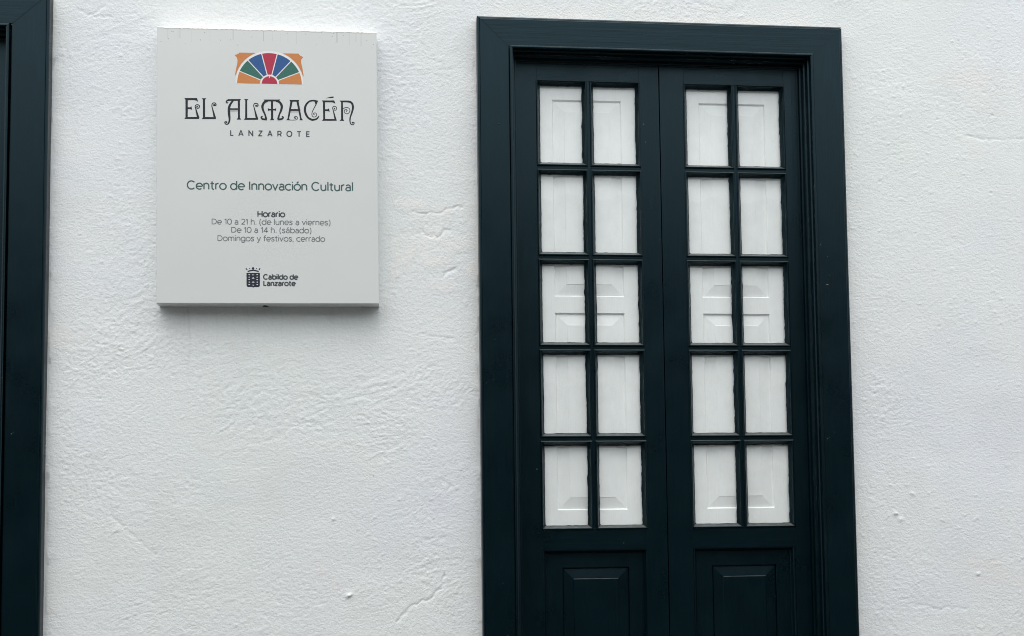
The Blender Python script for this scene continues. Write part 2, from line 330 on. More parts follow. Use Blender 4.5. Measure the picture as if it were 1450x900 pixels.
def build_wall():
    fx = np.arange(-1.66, 2.10, 0.004); fz = np.arange(0.94, 3.56, 0.004)
    xs = np.concatenate([np.arange(-9, -3, 0.3), [-2.93], np.arange(-2.90, -1.66, 0.06), fx, np.arange(2.12, 3.2, 0.06), np.arange(3.3, 9.4, 0.3)])
    zs = np.concatenate([[0.0], np.arange(0.13, 0.94, 0.05), fz, np.arange(3.60, 5.3, 0.1)])
    X, Z = np.meshgrid(xs, zs, indexing='ij')
    wx = X + 0.02 * vnoise(X, Z, .09, .07, 41); wz = Z + 0.012 * vnoise(X, Z, .08, .06, 42)
    H = 0.0022 * vnoise(X, Z, .75, .55, 1) + 0.0008 * vnoise(X, Z, .30, .24, 2) + 0.00035 * vnoise(wx, wz, .12, .10, 3)
    # trowel roughness: strong in patches, almost gone in others and along frames
    mask = vnoise(X, Z, .38, .30, 5) * .6 + vnoise(X, Z, .13, .10, 6) * .45
    mask = 0.20 + 0.66 * sstep(mask, -0.5, 1.3)
    mask += 0.80 * np.exp(-((X - 1.365 - .0 * Z) / .045) ** 2) * sstep(vnoise(X, Z, .16, .13, 9), -1.0, .5) * sstep(2.75 - Z, 0, .9)
    blob = lambda a, b, u, w, k: k * np.exp(-(((X - a) / u) ** 2 + ((Z - b) / w) ** 2))
    mask += blob(-1.40, 2.08, .14, .15, .30) + blob(-1.45, 1.72, .08, .25, .35) + blob(-.25, 1.62, .10, .20, .40) + blob(-.28, 2.12, .16, .12, .15) + blob(-1.1, 1.2, .35, .15, .30) + blob(-.2, 1.25, .10, .12, .6) + blob(-1.33, 3.2, .2, .10, .35) + blob(-.33, 3.1, .12, .15, .35)
    mask *= 1 - 0.30 * sstep(X, 1.42, 1.60)
    dd = np.minimum(dist_rect(X, Z, DX0, DX0 + 1.35, 0, DZT), dist_rect(X, Z, LX1 - 1.35, LX1, 0, LZT))
    wob = .05 + .022 * vnoise(X, Z, .3, .16, 12)
    smooth_edge = sstep(dd, wob * .55, wob * 1.15)
    mask *= 0.18 + 0.82 * smooth_edge
    patch = sstep(.012 * vnoise(X, Z, .05, .05, 15) - dist_rect(X, Z, -.405, -.10, 2.31, 2.615), -.006, .004)
    mask *= 1 - 0.35 * patch
    # drag direction of the trowel wanders over the wall
    th = .32 * vnoise(X, Z, .30, .26, 27) + .12; ua = wx * np.cos(th) + wz * np.sin(th); ub = -wx * np.sin(th) + wz * np.cos(th)
    rg = 1 - np.abs(vnoise(ua, ub, .018, .0130, 21)); rg2 = 1 - np.abs(vnoise(ua, ub, .0135, .0100, 22))
    gr = vnoise(ua, ub, .0125, .0095, 23); gr2 = vnoise(X, Z, .0085, .0080, 24)
    mask = np.minimum(mask, 1.05) * 0.86
    H += mask * (0.00016 * rg + 0.00034 * rg2 + 0.00050 * gr + 0.00052 * gr2 + 0.00022 * vnoise(wx, wz, .055, .040, 25))
    # sparse sharp ledges and flecks left by the trowel
    led = vnoise(ua, ub, .022, .016, 31); H += 0.0006 * sstep(led, 1.3, 1.4) * mask
    led = vnoise(ua + 3, ub, .034, .022, 32); H += 0.0004 * sstep(led, 1.25, 1.35) * mask
    fl = vnoise(X, Z, .012, .010, 34) * (vnoise(X, Z, .20, .16, 35) > .3); H += 0.0011 * sstep(fl, 1.5, 1.8)
    fl = vnoise(X, Z, .0075, .0065, 36) + .6 * vnoise(X, Z, .06, .05, 37); H += 0.00075 * sstep(fl, 1.7, 2.1) * mask; H -= 0.0009 * sstep(-fl, 1.9, 2.3) * mask
    H += 0.0007 * patch
    H += 0.0035 * np.exp(-dd / .02) * (dd > 0) * (.5 + .5 * vnoise(X, Z, .05, .03, 33)) * .5
    for line, dep in zip(CRACKS, CRACK_DEPTH):
        x0 = min(p[0] for p in line) - .03; x1 = max(p[0] for p in line) + .03; z0 = min(p[1] for p in line) - .03; z1 = max(p[1] for p in line) + .03
        s = np.where((X > x0) & (X < x1) & (Z > z0) & (Z < z1)); 
        a = X[s] + .004 * vnoise(X[s], Z[s], .014, .014, 51); b = Z[s] + .004 * vnoise(X[s], Z[s], .014, .014, 52)
        h = np.zeros(a.shape)
        for p, q in zip(line[:-1], line[1:]):
            d, t = seg_dist(a, b, p, q); side = (a - p[0]) * (q[1] - p[1]) - (b - p[1]) * (q[0] - p[0])
            h = np.minimum(h, -np.exp(-(d / .0036) ** 2) * .0021 * dep)
        H[s] += h
    for bx, bz, r in BUMPS:
        d2 = ((X - bx) / (r * 1.3)) ** 2 + ((Z - bz) / r) ** 2; H += r * .65 * np.exp(-d2) * (1 + .6 * vnoise(X, Z, .007, .006, 61))
    for bx, bz in PITS:
        d2 = ((X - bx) ** 2 + (Z - bz) ** 2) / .0042 ** 2; H -= .004 * np.exp(-d2); H += .0012 * np.exp(-d2 / 4)
    H -= H[(X > -1.6) & (X < 2) & (Z > 1)].mean()
    edge = (X < -8.9) | (X > 9.2)
    Y = -H; Y = np.where(edge, 0, Y)
    nx, nz_ = len(xs), len(zs)
    co = np.stack([X, Y, Z], -1).reshape(-1, 3).astype(np.float32)
    I, K = np.meshgrid(np.arange(nx - 1), np.arange(nz_ - 1), indexing='ij')
    cx = (xs[:-1] + xs[1:])[I] / 2; cz = (zs[:-1] + zs[1:])[K] / 2
    hole = ((cx > DX0 + .035) & (cx < DX0 + 1.35 - .035) & (cz < DZT - .035)) | ((cx > LX1 - 1.35 + .035) & (cx < LX1 - .035) & (cz < LZT - .035))
    I = I[~hole]; K = K[~hole]
    q = np.stack([I * nz_ + K, (I + 1) * nz_ + K, (I + 1) * nz_ + K + 1, I * nz_ + K + 1], -1).astype(np.int32)
    me = bpy.data.meshes.new('house_wall')
    me.vertices.add(len(co)); me.vertices.foreach_set('co', co.ravel())
    me.loops.add(q.size); me.loops.foreach_set('vertex_index', q.ravel())
    me.polygons.add(len(q)); me.polygons.foreach_set('loop_start', np.arange(0, q.size, 4, dtype=np.int32))
    me.polygons.foreach_set('use_smooth', np.ones(len(q), bool))
    me.update(calc_edges=True)
    # cream tint in the wall colour just above the sign and the door head
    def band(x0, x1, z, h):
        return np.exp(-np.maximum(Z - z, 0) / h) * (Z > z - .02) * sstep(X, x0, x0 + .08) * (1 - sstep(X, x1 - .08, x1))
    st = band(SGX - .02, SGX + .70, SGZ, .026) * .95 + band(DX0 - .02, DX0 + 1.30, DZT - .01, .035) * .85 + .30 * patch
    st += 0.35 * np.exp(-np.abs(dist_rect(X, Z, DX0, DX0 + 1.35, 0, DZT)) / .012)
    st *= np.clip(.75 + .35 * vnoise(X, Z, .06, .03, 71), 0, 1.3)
    at = me.attributes.new('cream_tint', 'FLOAT', 'POINT'); at.data.foreach_set('value', np.clip(st, 0, 1).astype(np.float32).ravel())
    gr_ = np.zeros(X.shape); r3 = np.random.default_rng(77)
    for gx in [-1.112] + list(r3.uniform(SGX + .02, SGX + .74, 9)):      # rain drips below the sign
        ln = .34 if gx == -1.112 else r3.uniform(.05, .22); z1 = SGZ - .97
        gr_ += np.exp(-((X - gx - .004 * vnoise(X * 0, Z, 1, .08, 81)) / .0035) ** 2) * np.clip((Z - z1 + ln) / ln, 0, 1) * (Z < z1 + .02) * (.22 if gx == -1.112 else .10)
    gr_ += .55 * sstep(vnoise(X, Z, .012, .03, 82) + .5 * vnoise(X, Z, .1, .3, 83), 1.0, 1.8) * np.exp(-((dd - .004) / .006) ** 2)   # dirt in the joint
    gr_ += .03 * sstep(vnoise(X, Z, .09, .25, 84), .6, 1.8)
    at = me.attributes.new('grime', 'FLOAT', 'POINT'); at.data.foreach_set('value', np.clip(gr_, 0, 1).astype(np.float32).ravel())
    return me
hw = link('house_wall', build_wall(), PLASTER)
tag(hw, 'rough whitewashed plaster house front around the door and sign', 'wall')

# ------------------------------------------------------------------ doors
H_DOOR = 3.187
PROF_JAMB = [(.030, -.0545), (.028, -.057), (.024, -.0575), (.020, -.055), (.0195, -.034), (.0165, -.031), (.015, -.0305), (.0145, -.012), (.0125, -.008), (.0085, -.006), (.006, -.002), (.0055, .016), (.001, .0165), (0, .017), (0, .034)]
def bead_profile(): return [(.0152, .0315), (.0151, .0290), (.0144, .0270), (.0130, .0256), (.0114, .0250), (.0100, .0254), (.0088, .0272), (.0080, .0300), (.0040, .0365), (.0015, .0400), (.0, .0415), (.0, .0446)]
PW, PH = .157, .2875
BEAD = sweep('glazing_bead', bead_profile(), 0, PW, 0, PH)
def smear_mesh(seed):
    """uneven rim of door paint left on the glass round a pane"""
    r = random.Random(seed); pts_o, pts_i = [], []
    def side(n):
        a = []; v = r.uniform(0, .002); big = [(r.uniform(0, 1), r.uniform(.012, .05), r.uniform(.0005, .0034)) for _ in range(3)]
        for k in range(n):
            v += r.uniform(-.0009, .0009); v = min(max(v, .0002), .0026)
            t = k / n; a.append(v + sum(h * math.exp(-((t - c) / w) ** 2) for c, w, h in big) * .7)
        return a
    ns = (26, 48, 26, 48)
    corners = [(0, 0, 1, 0, 0, 1), (PW, 0, 0, 1, -1, 0), (PW, PH, -1, 0, 0, -1), (0, PH, 0, -1, 1, 0)]
    for s, (x, z, dx, dz, ix, iz) in enumerate(corners):
        L = PW if s % 2 == 0 else PH; amp = (.35, .95, .55, .40)[s]; a = [q_ * amp + .0003 for q_ in side(ns[s])]
        if s == 2: a = [v + .0012 for v in a]
        if s == 1: a = [v + r.uniform(-.0003, .0003) for v in a]
        for k in range(ns[s]):
            t = (k + .0) / ns[s] * L
            px, pz = x + dx * t, z + dz * t
            o = a[k]; d = min(t, L - t)
            qx, qz = px + ix * o, pz + iz * o
            if k == 0: qx, qz = px + (ix + dx) * .0022, pz + (iz + dz) * .0022
            ox, oz = px - ix * .002, pz - iz * .002
            if k == 0: ox, oz = px - (ix + dx) * .002, pz - (iz + dz) * .002
            pts_o.append((ox, oz)); pts_i.append((qx, qz))
    n = len(pts_o); vs = [(x, .0436, z) for x, z in pts_o] + [(x, .0436, z) for x, z in pts_i] + [(x, .0444, z) for x, z in pts_i]
    fs = []
    for k in range(n):
        j = (k + 1) % n; fs += [(k, j, n + j, n + k), (n + k, n + j, 2 * n + j, 2 * n + k)]
    return mesh('paint_rim', vs, fs)
PANE = prism('glass_pane', rect(-.003, PW + .003, -.003, PH + .003), .0447, .0475)

def raised_panel(name, x0, x1, z0, z1, y_edge, y_groove, y_field, bev_w, lip, slot=False):
    """frame lip drops to the groove, a bevel climbs to the raised field"""
    prof = [(lip, y_edge), (lip * .45, y_edge + (y_groove - y_edge) * .25), (0, y_groove - .0015), (-.0018, y_groove), (-.004, y_groove - .001),
            (-bev_w + .0015, y_field + .0012), (-bev_w, y_field), (-bev_w - .0015, y_field)]
    if slot:
        prof = [(0, y_edge - .0002), (-.0008, y_edge + .0006), (-.0010, y_groove + .004), (-.0050, y_groove + .004), (-.0054, y_groove - .001),
                (-bev_w + .0012, y_field + .0022), (-bev_w - .0004, y_field + .0004), (-bev_w - .0024, y_field)]
    return sweep(name, prof, x0, x1, z0, z1, cap=True)

def framed_board(name, x0, x1, z0, z1, holes, y0, y1):
    return opening_wall(name, x0, x1, z0, z1, holes, y0, y1)

def make_door(name, loc, ry, casing=.1155, jamb=.030, left_only=None, cols=None, split=.676, rows0=.2165, seed=0):
    t = empty(name, loc, ry); H = H_DOOR
    V = lambda v: H - v
    W = 1.35; ci = casing; hi = .1135
    g = .0007   # mitre joint
    # casing: two uprights and a head, mitred
    CP = [(0, .012), (0, -.040), (.0012, -.0440), (.0040, -.0468), (.0080, -.0482), (.0092, -.0474), (.0104, -.0492), (.0125, -.0500), (ci - .0040, -.0500), (ci - .0012, -.0490), (ci, -.0465), (ci, 0)]
    kt = hi / ci
    def board(nm, side, mt, jog):
        vs, fs = [], []
        for i_, (o_, y_) in enumerate(CP):
            y_ += jog; gg = max(0, .0022 * (1 - 1.25 * i_ / (len(CP) - 1))) if side != 'T' else 0
            if side == 'L': vs += [(o_, y_, -.05), (o_, y_, H - o_ * kt - gg + (.0025 if gg == 0 else 0))]
            elif side == 'R': vs += [(W - o_, y_, -.05), (W - o_, y_, H - o_ * kt - gg + (.0025 if gg == 0 else 0))]
            else: vs += [(o_ + gg * .2, y_, H - o_ * kt), (W - o_ - gg * .2, y_, H - o_ * kt)]
        for k in range(len(CP) - 1): fs.append((2 * k, 2 * k + 1, 2 * k + 3, 2 * k + 2))
        if side == 'R': fs = [f[::-1] for f in fs]
        if side == 'T': fs = [f for f in fs]
        link(nm, mesh(nm, vs, fs), mt, t)
    board('casing_upright', 'L', PAINT_V, 0); board('casing_upright', 'R', PAINT_V, 0); board('casing_head', 'T', PAINT_H, -.0009)
    link('mitre_backing', mesh('corner', [(.002, -.030, H - .165), (ci + .004, -.030, H - .165), (ci + .004, -.030, H - .002), (.002, -.030, H - .002)], [(0, 1, 2, 3)]), PAINT_V, t)  # dark plate added behind the open mitre so the joint shows dark
    link('mitre_backing', mesh('corner', [(W - ci - .004, -.030, H - .165), (W - .002, -.030, H - .165), (W - .002, -.030, H - .002), (W - ci - .004, -.030, H - .002)], [(0, 1, 2, 3)]), PAINT_V, t)
    # moulded jamb between casing and leaves
    jm = link('door_frame', sweep('door_frame', PROF_JAMB, ci + jamb, W - ci - jamb, -.4, V(hi + jamb - .006)), PAINT_V, t)
    # leaves
    ml = ci + jamb
    L0, L1, R0, R1 = ml, split - .0016, split + .0016, W - ml
    bottoms = .16
    rng_ = random.Random(seed)
    for li, (a, b, cx) in enumerate(((L0, L1, cols[0]), (R0, R1, cols[1]))):
        vt = hi + jamb - .006 + .003; y0, y1 = .03, .0515
        rows = [rows0 + .3297 * k for k in range(5)]
        o0, o1 = cx[0] - .0125, cx[1] + PW + .0125       # outer bead lines
        glz_t, glz_b = rows[0] - .0125, rows[4] + PH + .0125
        lp0, lp1, lpt, lpb = (o0, o1, 1.908, 2.93) if li == 0 else (o0 + .001, o1 - .002, 1.9075, 2.93)
        leaf = link('door_leaf', prism('stile', rect(a, o0, bottoms, V(vt)), y0, y1, .0012), PAINT_V, t)
        leaf['label'] = 'left leaf of the dark green door' if li == 0 else 'right leaf of the dark green door'
        me2 = prism('stile', rect(o1, b, bottoms, V(vt)), y0, y1, .0012)
        link('stile', me2, PAINT_V, leaf)
        link('top_rail', prism('rail', rect(o0, o1, V(glz_t), V(vt)), y0 + .0003, y1, .0004), PAINT_H, leaf)
        link('middle_rail', prism('rail', rect(o0, o1, V(lpt), V(glz_b)), y0 + .0003, y1, .0004), PAINT_H, leaf)
        link('bottom_rail', prism('rail', rect(o0, o1, bottoms, V(lpb)), y0 + .0003, y1, .0004), PAINT_H, leaf)
        m0, m1 = cx[0] + PW + .0125, cx[1] - .0125
        link('glazing_bar', prism('bar', rect(m0, m1, V(glz_b), V(glz_t)), y0 + .0008, .044, .0012), PAINT_V, leaf)
        for k in range(4):
            z1 = V(rows[k] + PH + .0125); z0 = V(rows[k + 1] - .0125)
            for (p, q) in ((o0, m0 - .0002), (m1 + .0002, o1)):
                link('glazing_bar', prism('bar', rect(p, q, z0, z1), y0 + .0011, .044, .0012), PAINT_H, leaf)
        for k in range(5):
            for c in cx:
                z = V(rows[k] + PH)
                for nm, me_, mt in (('glazing_bead', BEAD, PAINT_V), ('glass_pane', PANE, GLASS), ('paint_rim', smear_mesh(seed * 100 + li * 50 + k * 7 + int(c * 50)), PAINT_V)):
                    o = link(nm, me_, mt, leaf); o.location = (c, 0, z)
                    if nm == 'glass_pane': o.rotation_euler = (rng_.uniform(-.0012, .0012), 0, rng_.uniform(-.0015, .0015))
        # lower panel: moulding, flat border, fielded centre
        prof = [(.0, y0 + .0003), (-.0015, y0 + .0006), (-.0042, y0 + .0010), (-.0060, y0 + .0030), (-.008, y0 + .0075), (-.011, y0 + .014), (-.0140, y0 + .018), (-.0150, y0 + .0225)]
        link('panel_moulding', sweep('panel_moulding', prof, lp0, lp1, V(lpb), V(lpt)), PAINT_V, leaf)
        f0, f1, ft = lp0 + .0722, lp1 - .0640, 1.973
        bm_me = framed_board('panel_board', lp0 + .0145, lp1 - .0145, V(lpb - .0145), V(lpt + .0145), [(f0, f1, V(lpb - .08), V(ft))], .0512, .064)
        link('panel_board', bm_me, PAINT_V, leaf)
        link('raised_field', raised_panel('raised_field', f0, f1, V(lpb - .08), V(ft), .0512, .0580, .0495, .041, .0, True), PAINT_V, leaf)
        # shutter of the same leaf, behind the glass
        s0, s1 = (SL if li == 0 else SR)
        sh_m = framed_board('inner_shutter', a + .03, b - .035, V(1.86), V(.17), [(s0 - .0028, s1 + .0028, V(.9938), V(.2650)), (s0 - .0028, s1 + .0028, V(1.7683), V(1.0532))], .0535, .0720)
        sh = link('inner_shutter', sh_m, WHITE, t)
        for (va, vb) in ((.2678, .9910), (1.0560, 1.7655)):
            link('shutter_panel', raised_panel('shutter_panel', s0, s1, V(vb), V(va), .0535, .0612, .0538, .0425, .0028), WHITE, sh)
    # rebate strip that closes the gap between the leaves
    link('rebate_strip', prism('rebate', rect(split - .012, split + .014, bottoms, V(.17)), .0520, .0600), PAINT_V, t)
    link('threshold', prism('threshold', rect(ml, W - ml, 0, bottoms - .004), .02, .10, .003), mat_stone('threshold_stone', (.12, .11, .10), (.2, .19, .18), 20), t)
    # dark room behind
    rm = [(.02, .0895, 0), (W - .02, .0895, 0), (W - .02, .0895, H - .06), (.02, .0895, H - .06)]
    link('backing_board', mesh('backing', rm, [(0, 1, 2, 3)]), PAINT_V, t)
    return t
SL, SR = (.2832, .5345), (.8320, 1.0785)
cols_main = ((.2337, .4315), (.7808, .9775))
door = make_door('double_door', (DX0 - .00446, 0, DZT - H_DOOR), .0014, cols=cols_main, seed=1)
tag(door, 'dark green double door with twenty small panes and white shutters behind', 'door')
other = make_door('double_door', (LX1 - 1.35 - .014, 0, LZT - H_DOOR), .0044, casing=.124, jamb=.036, cols=((.2137, .4015), (.7708, .9595)), rows0=.175, seed=2)
tag(other, 'dark green door frame cut off by the left edge of the picture', 'door')

# nail heads, chips and scratches in the casing
def nail(u, v, w, h, y=-.0503):
    n = 8; vs = [(0, -.0012, 0)] + [(math.cos(k * math.tau / n) * w, 0, math.sin(k * math.tau / n) * h) for k in range(n)]
    o = link('nail_head', mesh('nail_head', vs, [(0, 1 + (k + 1) % n, 1 + k) for k in range(n)]), PAINT_V, door, True)
    o.location = (u, y, H_DOOR - v)
for u, v, w, h in ((.075, .395, .0035, .0022), (.13, .045, .003, .002), (.24, .048, .004, .0018), (1.09, .085, .003, .002), (1.15, .07, .003, .002), (.052, 1.17, .004, .003), (1.275, .93, .004, .002), (.085, 1.46, .003, .003), (.07, 2.02, .003, .002), (1.275, 1.5, .003, .002), (.06, 1.8, .0025, .002)):
    nail(u, v, w, h)
scr = mat_print('bare_wood_scratch', (.22, .24, .23))
for u, v, du, dv in ((1.243, .815, .006, -.010), (1.265, .962, .012, .0006), (1.27, .86, .003, .004), (.02, 1.32, .003, .001)):
    n = .0011
    me = mesh('scratch', [(-du / 2, 0, dv / 2), (0, -.0002, n), (du / 2, 0, -dv / 2), (0, 0, -n)], [(0, 1, 2, 3)])
    o = link('scratch', me, scr, door); o.location = (u, -.0506, H_DOOR - v)

# ------------------------------------------------------------------ the sign
SW, SH, SD = .755, .966, .0686
a_ = -.0032
sx = SGX + SW / 2 - (-SH) * math.sin(.0032); sz = SGZ + SW / 2 * math.sin(.0032) - SH
sign = empty('information_sign', (sx, 0, sz), a_)
tag(sign, 'pale grey box sign with coloured fan emblem and black ornate lettering', 'sign')
U = lambda u: u - SW / 2
Vz = lambda v: SH - v
def sign_box():
    bm = bmesh.new()
    vs = [bm.verts.new(p) for p in [(-SW / 2, -SD, 0), (SW / 2, -SD, 0), (SW / 2, -SD, SH), (-SW / 2, -SD, SH), (-SW / 2, .01, 0), (SW / 2, .01, 0), (SW / 2, .01, SH), (-SW / 2, .01, SH)]]
    for f in ((0, 1, 2, 3), (4, 7, 6, 5), (0, 4, 5, 1), (1, 5, 6, 2), (2, 6, 7, 3), (3, 7, 4, 0)): bm.faces.new([vs[i] for i in f])
    bmesh.ops.recalc_face_normals(bm, faces=bm.faces)
    bmesh.ops.bevel(bm, geom=[e for e in bm.edges if all(v.co.y < -.05 for v in e.verts)] , offset=.0028, segments=3, profile=.5, affect='EDGES')
    me = bpy.data.meshes.new('sign_box'); bm.to_mesh(me); bm.free(); return me
link('sign_box', sign_box(), SIGN, sign)
YF = -SD - .0004
def flat(name, polys, mat, parent, y=YF, label=None):
    """flat print: each outline filled at depth y; a second item in the tuple stacks strokes a hair apart"""
    vs, fs = [], []
    for item in polys:
        pts, lay = (item if isinstance(item, tuple) and isinstance(item[0], list) else (item, 0))
        b = len(vs); yy = y - .000006 * ((lay * 2) % 12)
        vs += [(U(u), yy, Vz(v)) for u, v in pts]
        for t3 in tessellate_polygon([[Vector((u, v, 0)) for u, v in pts]]):
            a_, b_, c_ = (pts[k] for k in t3)
            ar = (b_[0] - a_[0]) * (c_[1] - a_[1]) - (b_[1] - a_[1]) * (c_[0] - a_[0])
            if abs(ar) < 1e-12: continue
            t3 = list(t3) if ar < 0 else list(t3)[::-1]
            fs.append([b + k for k in t3])
    o = link(name, mesh(name, vs, fs), mat, parent)
    if label: o['label'] = label
    return o
def catmull(pts, ws, n=6):
    P = [pts[0]] + list(pts) + [pts[-1]]; Wd = [ws[0]] + list(ws) + [ws[-1]]; o, w = [], []
    for i in range(1, len(P) - 2):
        for k in range(n):
            t = k / n
            f = lambda a, b, c, d: .5 * ((2 * b) + (-a + c) * t + (2 * a - 5 * b + 4 * c - d) * t * t + (-a + 3 * b - 3 * c + d) * t ** 3)
            o.append((f(P[i - 1][0], P[i][0], P[i + 1][0], P[i + 2][0]), f(P[i - 1][1], P[i][1], P[i + 1][1], P[i + 2][1])))
            w.append(Wd[i] * (1 - t) + Wd[i + 1] * t)
    o.append(pts[-1]); w.append(ws[-1]); return o, w
def ribbon(pts, ws, curve=True):
    if curve and len(pts) > 2: pts, ws = catmull(pts, ws)
    q, Lf, Rt = [], [], []
    for i, (x, z) in enumerate(pts):
        a = pts[max(i - 1, 0)]; b = pts[min(i + 1, len(pts) - 1)]
        dx, dz = b[0] - a[0], b[1] - a[1]; l = math.hypot(dx, dz) or 1
        nx_, nz2 = -dz / l * ws[i] / 2, dx / l * ws[i] / 2
        Lf.append((x + nx_, z + nz2)); Rt.append((x - nx_, z - nz2))
    return [[Lf[i], Lf[i + 1], Rt[i + 1], Rt[i]] for i in range(len(pts) - 1)]
def disc(c, r, n=14, a0=0, a1=math.tau):
    return [(c[0] + math.cos(a0 + (a1 - a0) * k / n) * r, c[1] - math.sin(a0 + (a1 - a0) * k / n) * r) for k in range(n if a1 - a0 > 6 else n + 1)]
